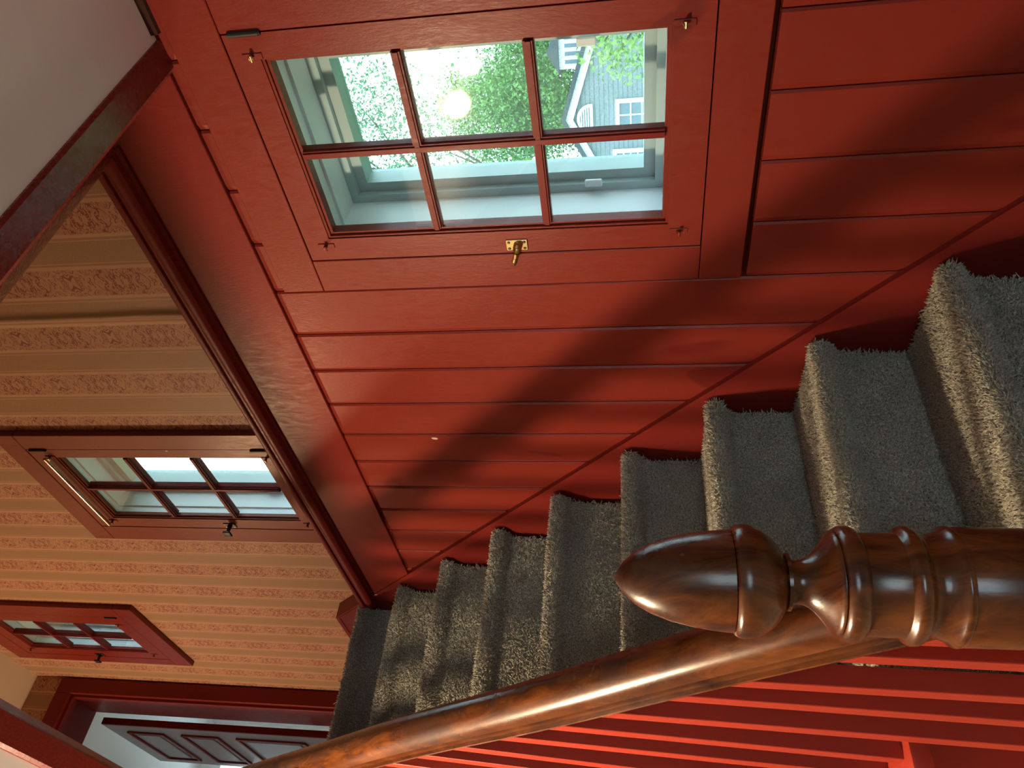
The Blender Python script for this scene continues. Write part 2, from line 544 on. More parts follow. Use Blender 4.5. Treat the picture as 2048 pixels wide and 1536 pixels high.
# room beyond the doorway
bm = bmesh.new()
wall_yz(bm, -1.2, -1.1, YE + 0.225, 5.4, ZU - 0.02, 3.02, [(4.15, 4.75, 1.7, 2.6)])
box(bm, 1.55, 1.65, YE + 0.225, 5.4, ZU - 0.02, 3.02)
box(bm, -1.2, 1.65, YE + 0.225, 5.5, 3.0, 3.10)
box(bm, -1.2, 1.65, YE + 0.225, 5.5, ZU - 0.10, ZU)
wall = [(-1.1, 0.98, ZU, 3.0), (1.28, 1.55, ZU, 3.0), (0.98, 1.28, ZU, 2.3), (0.98, 1.28, 2.84, 3.0)]
for xa, xb, za, zb in wall:
    box(bm, xa, xb, 5.4, 5.5, za, zb)
struct(obj('wall_beyond', bm, CEILP), 'white walls and ceiling of the small room beyond the doorway', 'wall')
w5 = empty('window_4', (1.09, 5.42, 1.9))
struct(w5, 'small white window in the room beyond the doorway', 'window')
for dm in ((0.92, 0.98, 5.37, 5.40, 2.24, 2.90), (1.28, 1.34, 5.37, 5.40, 2.24, 2.90), (0.98, 1.28, 5.37, 5.40, 2.84, 2.90), (0.98, 1.28, 5.37, 5.40, 2.24, 2.30)):
    bxo('casing', dm, WHITEP, w5, 0.004)
bxo('pane', (0.98, 1.28, 5.44, 5.444, 2.30, 2.84), GLASS, w5)
w6 = empty('added_window', (-1.15, 4.45, 1.7))  # unseen side window, added to throw daylight on the jamb and door leaf
struct(w6, 'unseen white window added beyond the doorway to light its jamb and open door', 'window')
for dm in ((-1.10, -1.07, 4.09, 4.15, 1.64, 2.66), (-1.10, -1.07, 4.75, 4.81, 1.64, 2.66), (-1.10, -1.07, 4.15, 4.75, 2.60, 2.66), (-1.10, -1.07, 4.15, 4.75, 1.64, 1.70)):
    bxo('casing', dm, WHITEP, w6, 0.004)
bxo('pane', (-1.154, -1.150, 4.15, 4.75, 1.70, 2.60), GLASS, w6)

# door casing, jambs and the open door
d1 = empty('door_1', (0.8, YE, ZU))
struct(d1, 'panelled door standing open inside a dark red casing at the end of the upper hall', 'door')
bxo('casing', (1.165, 1.242, YE - 0.022, YE, ZU, 3.008), RED2, d1, 0.003)
bxo('casing', (0.335, 0.412, YE - 0.022, YE, ZU, 3.008), RED2, d1, 0.003)
bxo('casing', (0.412, 1.165, YE - 0.022, YE, 2.922, 3.008), RED2, d1, 0.003)
bxo('jamb', (1.150, 1.172, YE - 0.004, YE + 0.226, ZU, 2.924), RED2, d1, 0.002)
bxo('jamb', (0.408, 0.430, YE - 0.004, YE + 0.226, ZU, 2.924), RED2, d1, 0.002)
bxo('jamb', (0.430, 1.150, YE - 0.004, YE + 0.226, 2.905, 2.924), RED2, d1, 0.002)
bm = bmesh.new()
box(bm, 1.096, 1.130, 3.985, 4.660, ZU + 0.012, 2.860, 0.002)
leaf = obj('door_leaf', bm, DOORFACE, d1)
bxo('edge_strip', (1.097, 1.131, 3.975, 3.985, ZU + 0.012, 2.860), RED2, leaf)
pz = [(2.54, 2.76), (2.22, 2.44), (1.72, 2.12), (1.16, 1.62)]
for za, zb in pz:
    ya, yb = 4.075, 4.57
    t_ = 0.016
    for dm in ((1.086, 1.097, ya, yb, zb - t_, zb), (1.086, 1.097, ya, yb, za, za + t_), (1.086, 1.097, ya, ya + t_, za + t_, zb - t_), (1.086, 1.097, yb - t_, yb, za + t_, zb - t_)):
        bxo('panel_moulding', dm, RED2, leaf, 0.003)
    bxo('panel', (1.090, 1.097, ya + 0.045, yb - 0.045, za + 0.045, zb - 0.045), DOORFACE, leaf, 0.003)

# ------------------------------------------------------------------ windows
def sash_frame(bm, x0, x1, s, g):
    """stiles and rails with a stepped, moulded inner edge"""
    y0, y1, z0, z1 = s
    a0, a1, b0, b1 = g
    m_ = 0.010
    for (ya, yb, za, zb) in ((y0, a0 - m_, z0, z1), (a1 + m_, y1, z0, z1), (a0 - m_, a1 + m_, z0, b0 - m_), (a0 - m_, a1 + m_, b1 + m_, z1)):
        box(bm, x0, x1, ya, yb, za, zb)
    for k, (q0, q1, dx) in enumerate(((m_, 0.0055, 0.0035), (0.0055, 0.0, 0.0095))):
        for (ya, yb, za, zb) in ((a0 - q0, a0 - q1, b0 - q0, b1 + q0), (a1 + q1, a1 + q0, b0 - q0, b1 + q0), (a0 - q1, a1 + q1, b0 - q0, b0 - q1), (a0 - q1, a1 + q1, b1 + q1, b1 + q0)):
            box(bm, x0 + dx, x1, ya, yb, za, zb)

def muntin(name, x0, parent, ya, yb, za, zb, vertical):
    bm = bmesh.new()
    h = (yb - ya) / 2 if vertical else (zb - za) / 2
    c = (ya + yb) / 2 if vertical else (za + zb) / 2
    for hw, xa, xb in ((0.0045, x0, x0 + 0.012), (0.0078, x0 + 0.0035, x0 + 0.014), (h, x0 + 0.0095, x0 + 0.026)):
        if vertical:
            box(bm, xa, xb, c - hw, c + hw, za, zb)
        else:
            box(bm, xa, xb, ya, yb, c - hw, c + hw)
    return obj(name, bm, RED2 if 'w' not in name else RED2, parent)

def bracket(par, x, y, z, bright=False):
    b = empty('rod_bracket', (x, y, z))
    b.parent = par
    b.matrix_parent_inverse = par.matrix_world.inverted()
    bm = bmesh.new()
    box(bm, x - 0.0022, x, y - 0.0055, y + 0.0055, z - 0.0175, z + 0.0175, 0.0010)
    obj('bracket_plate', bm, RED, b)
    bm = bmesh.new()
    cyl(bm, (x - 0.001, y, z + 0.002), (x - 0.013, y - 0.001, z - 0.001), 0.0034, 10)
    cyl(bm, (x - 0.011, y - 0.006, z - 0.001), (x - 0.011, y + 0.004, z - 0.001), 0.003, 10)
    obj('bracket_hook', bm, BRASS if bright else RED, b, 40)
    return b

def make_window(name, X, w, label, mat, proud, casing, latch_y, latch_kind, rod, nq=0.0):
    y0, y1, z0, z1 = w['sash']
    a0, a1, b0, b1 = w['glass']
    h0, h1, k0, k1 = w['hole']
    win = empty(name, (X, (y0 + y1) / 2, z0))
    struct(win, label, 'window')
    # casing boards
    c0, c1, e0, e1 = casing
    g = 0.0013
    xa, xb = X - proud, X + 0.0255 if proud < 0.006 else X - 0.0005
    for nm, dm in (('head_casing', (xa, xb, c0, c1, z1 + g, e1)), ('sill_casing', (xa, xb, c0, c1, e0, z0 - g)),
                   ('side_casing', (xa, xb, c0, y0 - g, z0, z1)), ('side_casing', (xa, xb, y1 + g, c1, z0, z1))):
        bxo(nm, dm, mat, win, 0.0014)
    # sash, muntins, panes
    xs = xa + 0.0012
    bm = bmesh.new()
    xback = X + 0.030 if proud < 0.006 else X - 0.0005
    sash_frame(bm, xs, max(xback, xs + 0.02), (y0 + g, y1 - g, z0 + g, z1 - g), (a0, a1, b0, b1))
    sash = obj('sash', bm, mat, win)
    yc = (a0 + a1) / 2
    hm = 0.0095
    muntin('muntin', xs, sash, yc - hm, yc + hm, b0, b1, True)
    zt = [b0 + (b1 - b0) / 3, b0 + 2 * (b1 - b0) / 3]
    for z in zt:
        muntin('muntin', xs + 0.0002, sash, a0, yc - 0.005, z - hm, z + hm, False)
        muntin('muntin', xs + 0.0002, sash, yc + 0.005, a1, z - hm, z + hm, False)
    zz = [b0] + zt + [b1]
    for ya, yb in ((a0, yc - hm), (yc + hm, a1)):
        for i in range(3):
            za = zz[i] + (hm if i else 0)
            zb = zz[i + 1] - (hm if i < 2 else 0)
            bxo('pane', (xs + 0.0135, xs + 0.0160, ya - 0.002, yb + 0.002, za - 0.002, zb + 0.002), GLASS, sash)
    # white lining of the opening
    xj0, xj1 = max(xback, xs + 0.02) + 0.002, XO - 0.065
    bm = bmesh.new()
    t = 0.012
    for (ya, yb, za, zb) in ((h0, h0 + t, k0, k1), (h1 - t, h1, k0, k1), (h0 + t, h1 - t, k0, k0 + t), (h0 + t, h1 - t, k1 - t, k1)):
        box(bm, xj0, xj1, ya, yb, za, zb)
    i0, i1, j0, j1 = h0 + t, h1 - t, k0 + t, k1 - t
    t = 0.006
    for (ya, yb, za, zb) in ((i0, i0 + t, j0, j1), (i1 - t, i1, j0, j1), (i0 + t, i1 - t, j0, j0 + t), (i0 + t, i1 - t, j1 - t, j1)):
        box(bm, xj0 + 0.035, xj1, ya, yb, za, zb)
    obj('lining', bm, WHITEP, win)
    # outer storm frame
    bm = bmesh.new()
    for q0, q1, dx in ((0.0, 0.024, 0.0), (0.024, 0.046, 0.014)):
        for (ya, yb, za, zb) in ((i0 + q0 + (nq if q0 else 0), i0 + q1 + nq, j0 + q0, j1 - q0), (i1 - q1, i1 - q0, j0 + q0, j1 - q0), (i0 + q1 + nq, i1 - q1, j0 + q0, j0 + q1), (i0 + q1 + nq, i1 - q1, j1 - q1, j1 - q0)):
            box(bm, xj1 - 0.012 + dx, XO - 0.012, ya, yb, za, zb)
    sf = obj('storm_frame', bm, STORM, win)
    q = 0.044
    bxo('storm_pane', (XO - 0.030, XO - 0.027, i0 + q + nq, i1 - q, j0 + q, j1 - q), GLASS2, sf)
    bxo('insect_screen', (XO - 0.022, XO - 0.0212, i0 + q + nq, i1 - q, j0 + q, j1 - q), SCREEN, sf)
    for (yy, sgn) in ((i0 + 0.045 + nq, 1), (i1 - 0.028, -1)):
        bxo('screen_clip', (xj1 - 0.020, xj1 - 0.012, yy - 0.008, yy + 0.008, j0 + 0.13, j0 + 0.165), WHITEP, sf, 0.002)
    # hinges on the near side
    for zz_ in (z1 - 0.042, z0 + 0.05):
        bm = bmesh.new()
        cyl(bm, (xa - 0.002, y0, zz_ - 0.026), (xa - 0.002, y0, zz_ + 0.026), 0.0048, 12)
        cyl(bm, (xa - 0.002, y0, zz_ - 0.029), (xa - 0.002, y0, zz_ + 0.029), 0.0036, 10)
        obj('hinge', bm, BLACKM, win, 40)
    # curtain rod brackets and rod
    for (yy, zz_, br) in ((a0 - 0.014, b1 + 0.022, True), (a1 + 0.026, b1 + 0.020, False), (a0 - 0.010, b0 - 0.026, True), (a1 + 0.026, b0 - 0.030, False)):
        bracket(win, xs, yy, zz_, br)
    if rod:
        bm = bmesh.new()
        cyl(bm, (xs - 0.014, a0 - 0.022, b1 + 0.030), (xs - 0.014, a1 + 0.030, b1 + 0.030), 0.0055, 14)
        ro = obj('curtain_rod', bm, CHROME, win, 40)
    # latch on the far stile
    lat = empty('latch', (xs, y1 - 0.02, latch_y))
    lat.parent = win
    lat.matrix_parent_inverse = win.matrix_world.inverted()
    lm = BRASS if latch_kind == 'brass' else BLACKM
    yl = y1 - 0.021
    bm = bmesh.new()
    box(bm, xs - 0.003, xs, yl - 0.0125, yl + 0.0125, latch_y - 0.0215, latch_y + 0.0215, 0.0008)
    obj('latch_plate', bm, lm, lat)
    for sy in (-1, 1):
        for sz in (-1, 1):
            bm = bmesh.new()
            cyl(bm, (xs - 0.0032, yl + sy * 0.0075, latch_y + sz * 0.0155), (xs - 0.0042, yl + sy * 0.0075, latch_y + sz * 0.0155), 0.0032, 10, 0.0026)
            obj('screw', bm, BLACKM if latch_kind == 'brass' else BRASS, lat, 40)
    bm = bmesh.new()
    if latch_kind == 'brass':
        path = [(xs - 0.002, yl, latch_y - 0.001, 0.0088), (xs - 0.010, yl, latch_y - 0.001, 0.0085), (xs - 0.017, yl + 0.001, latch_y - 0.001, 0.0078), (xs - 0.021, yl + 0.006, latch_y, 0.0066),
                (xs - 0.021, yl + 0.016, latch_y + 0.003, 0.0060), (xs - 0.019, yl + 0.026, latch_y + 0.006, 0.0062), (xs - 0.018, yl + 0.034, latch_y + 0.008, 0.0045)]
    else:
        path = [(xs - 0.002, yl, latch_y, 0.0085), (xs - 0.012, yl, latch_y, 0.0065), (xs - 0.026, yl + 0.002, latch_y, 0.0055), (xs - 0.030, yl + 0.003, latch_y, 0.0055)]
    for p, q_ in zip(path, path[1:]):
        cyl(bm, p[:3], q_[:3], p[3], 14, q_[3])
    bmesh.ops.create_uvsphere(bm, u_segments=12, v_segments=8, radius=path[-1][3], matrix=Matrix.Translation(path[-1][:3]))
    bmesh.ops.create_uvsphere(bm, u_segments=12, v_segments=8, radius=path[-2][3] * 1.02, matrix=Matrix.Translation(path[-2][:3]))
    bmesh.ops.create_uvsphere(bm, u_segments=12, v_segments=8, radius=path[2][3] * 1.02, matrix=Matrix.Translation(path[2][:3]))
    obj('latch_lever', bm, lm, lat, 60)
    if latch_kind != 'brass':
        bm = bmesh.new()
        box(bm, xs - 0.036, xs - 0.028, yl - 0.010, yl + 0.018, latch_y - 0.013, latch_y + 0.013, 0.003, 2)
        obj('thumb_turn', bm, lm, lat, 40)
    return win

make_window('window_1', XB, W1, 'six pane red casement window in the board wall, house and trees outside', RED, 0.003,
            (0.395, 1.040, -0.219, 0.7530), 0.222, 'brass', False, 0.048)
make_window('window_2', XP, W2, 'six pane casement window with a metal curtain rod set in the wallpaper above the cap moulding', BROWNRED, 0.022,
            (1.595, 2.200, 1.0045, 1.910), 1.345, 'black', True)
make_window('window_3', XP, W3, 'small six pane red window high in the wallpaper near the doorway', RED, 0.022,
            (2.800, 3.415, 2.108, 3.050), 2.55, 'black', False)

# ------------------------------------------------------------------ the staircase
st = empty('staircase', (0.8, 0.4, ZF))
tag(st, 'steep carpeted staircase with red skirting beside the board wall', 'staircase')
NK = range(-4, 9)
def nose(k):
    if k == 8:
        return 2.562, ZU + 0.010
    return Y0 + RUN * k, Z0 + RISE * k

def step_profile(k):
    """(y, z) polyline of the carpet over one step: up the riser, round the nose, back along the tread"""
    yn, zn = nose(k)
    zb = nose(k - 1)[1] if k > -4 else ZF
    yr = yn + 0.042
    R = 0.024
    pts = [(yr + 0.004, zb - 0.016), (yr, zb + 0.012), (yr - 0.002, zn - 0.075), (yr - 0.006, zn - 0.058)]
    cy, cz = yn + R, zn - R
    for a in np.linspace(math.radians(235), math.radians(90), 9):
        pts.append((cy + R * math.cos(a), cz + R * math.sin(a)))
    pts.append((yn + 0.060, zn - 0.004))
    yend = nose(k + 1)[0] + 0.056 if k < 8 else yn + 0.55
    pts.append((yend, zn - 0.006))
    return np.array(pts)

def carpet_step(k):
    """backing surface plus a dense cut pile of small leaning tufts, all one mesh"""
    P = step_profile(k)
    seg = np.linalg.norm(np.diff(P, axis=0), axis=1)
    L = np.concatenate([[0], np.cumsum(seg)])
    ns = 90
    s = np.linspace(0, L[-1], ns)
    y = np.interp(s, L, P[:, 0]); z = np.interp(s, L, P[:, 1])
    for _ in range(3):     # soften the polyline
        y[1:-1] = (y[:-2] + 2 * y[1:-1] + y[2:]) / 4; z[1:-1] = (z[:-2] + 2 * z[1:-1] + z[2:]) / 4
    ty, tz = np.gradient(y), np.gradient(z)
    tl = np.hypot(ty, tz); ty, tz = ty / tl, tz / tl
    ny, nz = -tz, ty
    x0, x1 = 0.402, 1.179
    waves = [(rng.normal(0, 12), rng.normal(0, 22), rng.uniform(0, 6.28)) for _ in range(9)]
    def swell(X, S):
        return sum(np.sin(a * X + b * S + c) for a, b, c in waves) * 0.0007
    nx = 40
    xs = np.linspace(x0, x1, nx)
    X, S = np.meshgrid(xs, s, indexing='ij')
    D = swell(X, S) - 0.007
    D[-1, :] -= 0.012; D[0, :] -= 0.012
    V = np.stack([X, y[None, :] + ny[None, :] * D, z[None, :] + nz[None, :] * D], -1).reshape(-1, 3)
    i, j = np.meshgrid(np.arange(nx - 1), np.arange(ns - 1), indexing='ij')
    a = (i * ns + j).ravel(); b = ((i + 1) * ns + j).ravel()
    Q = np.stack([a, b, b + 1, a + 1], -1)
    h = 0.0036 if k <= 3 else 0.0038
    if k < 0 or k == 8:
        h = 0.0055
    gx, gs = np.meshgrid(np.arange(x0 + h, x1 - h * 0.5, h), np.arange(h * 0.5, L[-1], h), indexing='ij')
    n = gx.size
    px_ = gx.ravel() + rng.uniform(-0.5, 0.5, n) * h
    ps = np.clip(gs.ravel() + rng.uniform(-0.5, 0.5, n) * h, 0, L[-1])
    by, bz = np.interp(ps, s, y), np.interp(ps, s, z)
    Ny, Nz = np.interp(ps, s, ny), np.interp(ps, s, nz)
    nl = np.hypot(Ny, Nz); Ny, Nz = Ny / nl, Nz / nl
    Ty, Tz = Nz, -Ny
    base = swell(px_, ps) - 0.0075
    # neighbouring tufts lean together a little, as trodden pile does
    la = swell(px_ * 2.1 + 3, ps * 1.7) * 260
    lean_x = 0.55 * np.sin(la * 3.1) * 0.4 + rng.normal(0, 0.50, n)
    lean_t = 0.35 * np.cos(la * 2.3) * 0.4 + rng.normal(0, 0.50, n)
    H = rng.uniform(0.0060, 0.0125, n)
    rb = h * rng.uniform(0.50, 0.74, n)
    ph = rng.uniform(0, 6.28, n)
    T = []
    for m in range(3):
        ca, sa = np.cos(ph + m * 2.0944) * rb, np.sin(ph + m * 2.0944) * rb
        T.append(np.stack([px_ + ca, by + Ny * base + Ty * sa, bz + Nz * base + Tz * sa], -1))
    hx, ht = lean_x * H, lean_t * H
    for m in range(2):      # blunt two-point tip
        off = (m * 2 - 1) * rb * 0.42
        T.append(np.stack([px_ + hx + off * np.cos(ph), by + Ny * (base + H) + Ty * (ht + off * np.sin(ph)), bz + Nz * (base + H) + Tz * (ht + off * np.sin(ph))], -1))
    TV = np.stack(T, 1).reshape(-1, 3)
    o5 = len(V) + np.arange(n) * 5
    TF = np.concatenate([np.stack([o5, o5 + 1, o5 + 4], -1), np.stack([o5 + 1, o5 + 2, o5 + 3], -1), np.stack([o5 + 2, o5, o5 + 3], -1),
                         np.stack([o5, o5 + 4, o5 + 3], -1), np.stack([o5 + 1, o5 + 3, o5 + 4], -1)])
    V = np.concatenate([V, TV])
    nq, nt3 = len(Q), len(TF)
    loops = np.concatenate([Q.ravel(), TF.ravel()])
    me = bpy.data.meshes.new('carpeted_step')
    me.vertices.add(len(V)); me.vertices.foreach_set('co', V.ravel())
    me.loops.add(len(loops)); me.loops.foreach_set('vertex_index', loops)
    me.polygons.add(nq + nt3)
    me.polygons.foreach_set('loop_start', np.concatenate([np.arange(nq) * 4, nq * 4 + np.arange(nt3) * 3]))
    me.polygons.foreach_set('loop_total', np.concatenate([np.full(nq, 4), np.full(nt3, 3)]))
    me.update()
    me.materials.append(CARPET)
    o = bpy.data.objects.new('carpeted_step', me)
    C.objects.link(o)
    o.parent = st
    o.matrix_parent_inverse = st.matrix_world.inverted()
    return o
for k in NK:
    carpet_step(k)

# wooden body of the stair: side panel and red tread ends under the balusters
bm = bmesh.new()
pp = [(nose(-4)[0] + 0.045, ZF)]
for k in range(-4, 9):
    yn, zn = nose(k)
    zb = nose(k - 1)[1] if k > -4 else ZF
    pp.append((yn + 0.045, zb - 0.028 if k > -4 else ZF))
    pp.append((yn + 0.045, zn - 0.042))
pp.append((2.70, nose(8)[1] - 0.042)); pp.append((2.70, ZC - 0.03)); pp.append((2.70, ZF))
pp2 = []
for p in pp:
    if not pp2 or (abs(p[0] - pp2[-1][0]) + abs(p[1] - pp2[-1][1])) > 1e-6:
        pp2.append(p)
prism(bm, pp2, 'x', 0.350, 0.372)
obj('side_panel', bm, REDB, st)
for k in range(-4, 8):
    yn, zn = nose(k)
    bm = bmesh.new()
    box(bm, 0.334, 0.410, yn + 0.004, nose(k + 1)[0] + 0.043, zn - 0.040, zn - 0.010, 0.005, 2)
    obj('tread_end', bm, REDB, st, 40)
    bm = bmesh.new()
    box(bm, 0.372, 0.405, yn + 0.046, yn + 0.060, (nose(k - 1)[1] if k > -4 else ZF) - 0.01, zn - 0.040)
    obj('riser_end', bm, REDB, st)
# hidden body below the carpet keeps light from leaking under the steps
bm = bmesh.new()
q2 = []
for k in range(-4, 9):
    yn, zn = nose(k)
    zb = nose(k - 1)[1] if k > -4 else ZF
    q2 += [(yn + 0.066, zb - 0.030 if k > -4 else ZF), (yn + 0.066, zn - 0.030)]
q2 += [(2.70, nose(8)[1] - 0.030), (2.70, ZF)]
prism(bm, q2, 'x', 0.412, 1.181)
obj('stair_body', bm, RED2, st)
# skirting board on the wall
bm = bmesh.new()
sb = []
for y in (0.20, 2.535):
    sb.append((y, y + SK))
prism(bm, [(0.15, ZF), (0.15, 0.15 + SK), (2.545, 2.545 + SK), (2.545, 0.70), (0.62, ZF)], 'x', 1.1868, XB - 0.0005)
sk = obj('skirting_board', bm, RED2, st)
bm = bmesh.new()
prism(bm, [(0.15, 0.15 + SK - 0.010), (0.15, 0.15 + SK + 0.002), (2.545, 2.545 + SK + 0.002), (2.545, 2.545 + SK - 0.010)], 'x', 1.1843, 1.1868)
obj('skirting_bead', bm, RED2, st)
bm = bmesh.new()
ztop = 1.152
yk = ztop - SK
prism(bm, [(2.546, 0.72), (2.546, 2.546 + SK), (yk, ztop), (YE - 0.023, ztop), (YE - 0.023, ZU), (2.72, ZU), (2.72, 0.72)], 'x', 1.1868, 1.2255)
prism(bm, [(2.562, ZU - 0.018), (2.562, 2.562 + SK), (yk, ztop), (YE - 0.023, ztop), (YE - 0.023, ZU - 0.018)], 'x', 1.2255, XP - 0.0005)
obj('landing_skirting', bm, RED2, st)
bm = bmesh.new()
prism(bm, [(2.546, 2.546 + SK - 0.018), (2.546, 2.546 + SK - 0.012), (yk - 0.005, ztop - 0.012), (YE - 0.03, ztop - 0.012), (YE - 0.03, ztop - 0.018), (yk - 0.002, ztop - 0.018)], 'x', 1.1843, 1.1868)
obj('skirting_bead', bm, RED2, st)

# ------------------------------------------------------------------ banister: newel, handrail, balusters
NX, NY_ = 0.3600, 0.700
ban = empty('banister', (NX, NY_, ZF))
tag(ban, 'stair banister with turned acorn newel post, brown handrail and red balusters', 'banister')
px = [(1227, 0), (1231, 9), (1245, 30), (1270, 52), (1300, 68), (1340, 82), (1380, 91), (1420, 97), (1448, 100), (1462, 101), (1463, 97),
      (1466, 105), (1474, 110), (1486, 112), (1500, 111), (1520, 104), (1540, 91), (1556, 74), (1564, 60), (1568, 50), (1570, 56), (1577, 57), (1579, 46),
      (1590, 43), (1602, 44), (1614, 49), (1626, 58), (1638, 71), (1650, 86), (1658, 96), (1662, 103), (1667, 104), (1669, 101),
      (1672, 108), (1682, 113), (1694, 114), (1706, 111), (1714, 104), (1716, 101), (1790, 102), (1793, 104),
      (1797, 112), (1806, 117), (1816, 117), (1826, 112), (1832, 104), (1840, 100), (1852, 100), (1864, 103), (1876, 108), (1886, 114), (1890, 118), (1897, 119), (1903, 116), (1905, 117), (2060, 118)]
zs_ = np.interp
xk = [1227, 1282, 1366, 1448, 1490, 1556, 1585, 1614, 1655, 1705, 1796, 1862, 1912, 2048, 2060]
zk = [0.0201, -0.0068, -0.0474, -0.0865, -0.1063, -0.1371, -0.1505, -0.1639, -0.1826, -0.2054, -0.2462, -0.2755, -0.2974, -0.3562, -0.361]
dk = [0.7518, 0.7482, 0.7427, 0.7374, 0.7347, 0.7306, 0.7287, 0.7269, 0.7244, 0.7213, 0.7158, 0.7118, 0.7088, 0.7009, 0.70]
prof = [(hp_ * float(np.interp(x, xk, dk)) / FPX, float(np.interp(x, xk, zk))) for x, hp_ in px]
isp = next(i for i, (x, _) in enumerate(px) if x == 1579)
bm = bmesh.new()
lathe(bm, prof[isp:] + [(0.0545, -0.70), (0.050, -0.72), (0.060, -0.74), (0.060, -0.77), (0.050, -0.785), (0.0, -0.785)], NX, NY_, 56)
newel = obj('newel_post', bm, WOOD, ban, 50)
bm = bmesh.new()
box(bm, NX - 0.062, NX + 0.062, NY_ - 0.062, NY_ + 0.062, ZF, -0.785, 0.004)
obj('newel_base', bm, WOOD, newel)
bm = bmesh.new()
lathe(bm, prof[:isp + 1] + [(0.0, prof[isp][1])], NX, NY_, 56)
obj('acorn_finial', bm, WOOD, newel, 50)

def rail_c(y):
    return Vector((0.3797 + 0.0433 * (y - 0.8), y, -0.2358 + 1.03 * (y - 0.8)))
sec = [(-0.0295, -0.0350), (0.0295, -0.0350), (0.0310, -0.0330), (0.0300, -0.0308), (0.0245, -0.0295), (0.0265, -0.0060), (0.0300, -0.0015)]
for a in np.linspace(0, math.pi, 15)[1:-1]:
    sec.append((0.0300 * math.cos(a), 0.004 + 0.0310 * math.sin(a) ** 0.9))
sec += [(-0.0300, -0.0015), (-0.0265, -0.0060), (-0.0245, -0.0295), (-0.0300, -0.0308), (-0.0310, -0.0330)]
sec = [(a, b + 0.0) for a, b in sec]
ang = math.atan(1.03)
upv = Vector((0, -math.sin(ang), math.cos(ang)))
bm = bmesh.new()
ys = np.linspace(0.690, 2.640, 60)
rings = []
for y in ys:
    c = rail_c(y)
    wob = 0.0012 * math.sin(y * 5.1) + 0.0008 * math.sin(y * 13.7 + 1)
    rings.append([bm.verts.new(c + Vector((a + wob, 0, 0)) + upv * (b + wob)) for a, b in sec])
for A, B in zip(rings, rings[1:]):
    for i in range(len(sec)):
        j = (i + 1) % len(sec)
        bm.faces.new((A[i], A[j], B[j], B[i]))
bm.faces.new(rings[0][::-1]); bm.faces.new(rings[-1])
obj('handrail', bm, WOOD, ban, 35)

yb_list = [0.823, 0.884, 0.984, 1.058, 1.150, 1.232, 1.318] + [1.318 + 0.083 * i for i in range(1, 15)]
for y in yb_list:
    k = max(kk for kk in range(-4, 9) if nose(kk)[0] + 0.004 <= y)
    zb = nose(k)[1] - 0.0105
    top = rail_c(y + 0.0105)
    zt = top.z - 0.046
    bm = bmesh.new()
    w, dp = 0.0215, 0.0280
    xb_, xt = 0.3745, top.x - 0.004
    lean = random.uniform(-0.003, 0.003)
    A = [bm.verts.new((xb_ + sx * dp / 2, y + (0 if sy < 0 else w), zb)) for sx, sy in ((-1, -1), (1, -1), (1, 1), (-1, 1))]
    B = [bm.verts.new((xt + sx * dp / 2, y + lean + (0 if sy < 0 else w), zt + (0.0 if sy < 0 else w * 1.03))) for sx, sy in ((-1, -1), (1, -1), (1, 1), (-1, 1))]
    fs = [bm.faces.new(A[::-1]), bm.faces.new(B)]
    for i in range(4):
        fs.append(bm.faces.new((A[i], A[(i + 1) % 4], B[(i + 1) % 4], B[i])))
    bmesh.ops.bevel(bm, geom=[e for e in bm.edges if abs((e.verts[0].co - e.verts[1].co).z) > 0.2], offset=0.0010, segments=1, affect='EDGES')
    obj('baluster', bm, REDB, ban)

# ------------------------------------------------------------------ lamps
cl = empty('ceiling_light', (-0.46, 1.52, ZC))
tag(cl, 'round glowing glass globe lamp under the lower hall ceiling', 'lamp')
bm = bmesh.new()
lathe(bm, [(0.0, ZC), (0.075, ZC), (0.075, ZC - 0.010), (0.055, ZC - 0.022), (0.030, ZC - 0.026), (0.0, ZC - 0.026)], -0.46, 1.52, 32)
obj('canopy', bm, BRASS, cl, 40)
bm = bmesh.new()
bmesh.ops.create_uvsphere(bm, u_segments=20, v_segments=14, radius=0.048, matrix=Matrix.Translation((-0.46, 1.52, ZC - 0.080)))
obj('globe', bm, emit('globe_glow', (1.0, 0.76, 0.48), LAMP_HALL), cl, 0)

sc_ = empty('wall_sconce', (-0.70, YE, 2.30))
tag(sc_, 'small brass wall lamp with glowing bulb on the end wall upstairs', 'lamp')
bm = bmesh.new()
cyl(bm, (-0.70, YE - 0.001, 2.30), (-0.70, YE - 0.020, 2.30), 0.05, 24)
obj('backplate', bm, BRASS, sc_, 40)
bm = bmesh.new()
cyl(bm, (-0.70, YE - 0.02, 2.30), (-0.70, YE - 0.09, 2.30), 0.008, 12)
cyl(bm, (-0.70, YE - 0.09, 2.295), (-0.70, YE - 0.09, 2.345), 0.012, 12)
obj('arm', bm, BRASS, sc_, 40)
bm = bmesh.new()
bmesh.ops.create_uvsphere(bm, u_segments=16, v_segments=12, radius=0.050, matrix=Matrix.Translation((-0.70, YE - 0.09, 2.39)))
obj('bulb', bm, emit('bulb_glow', (1.0, 0.67, 0.38), LAMP_UPPER), sc_, 0)

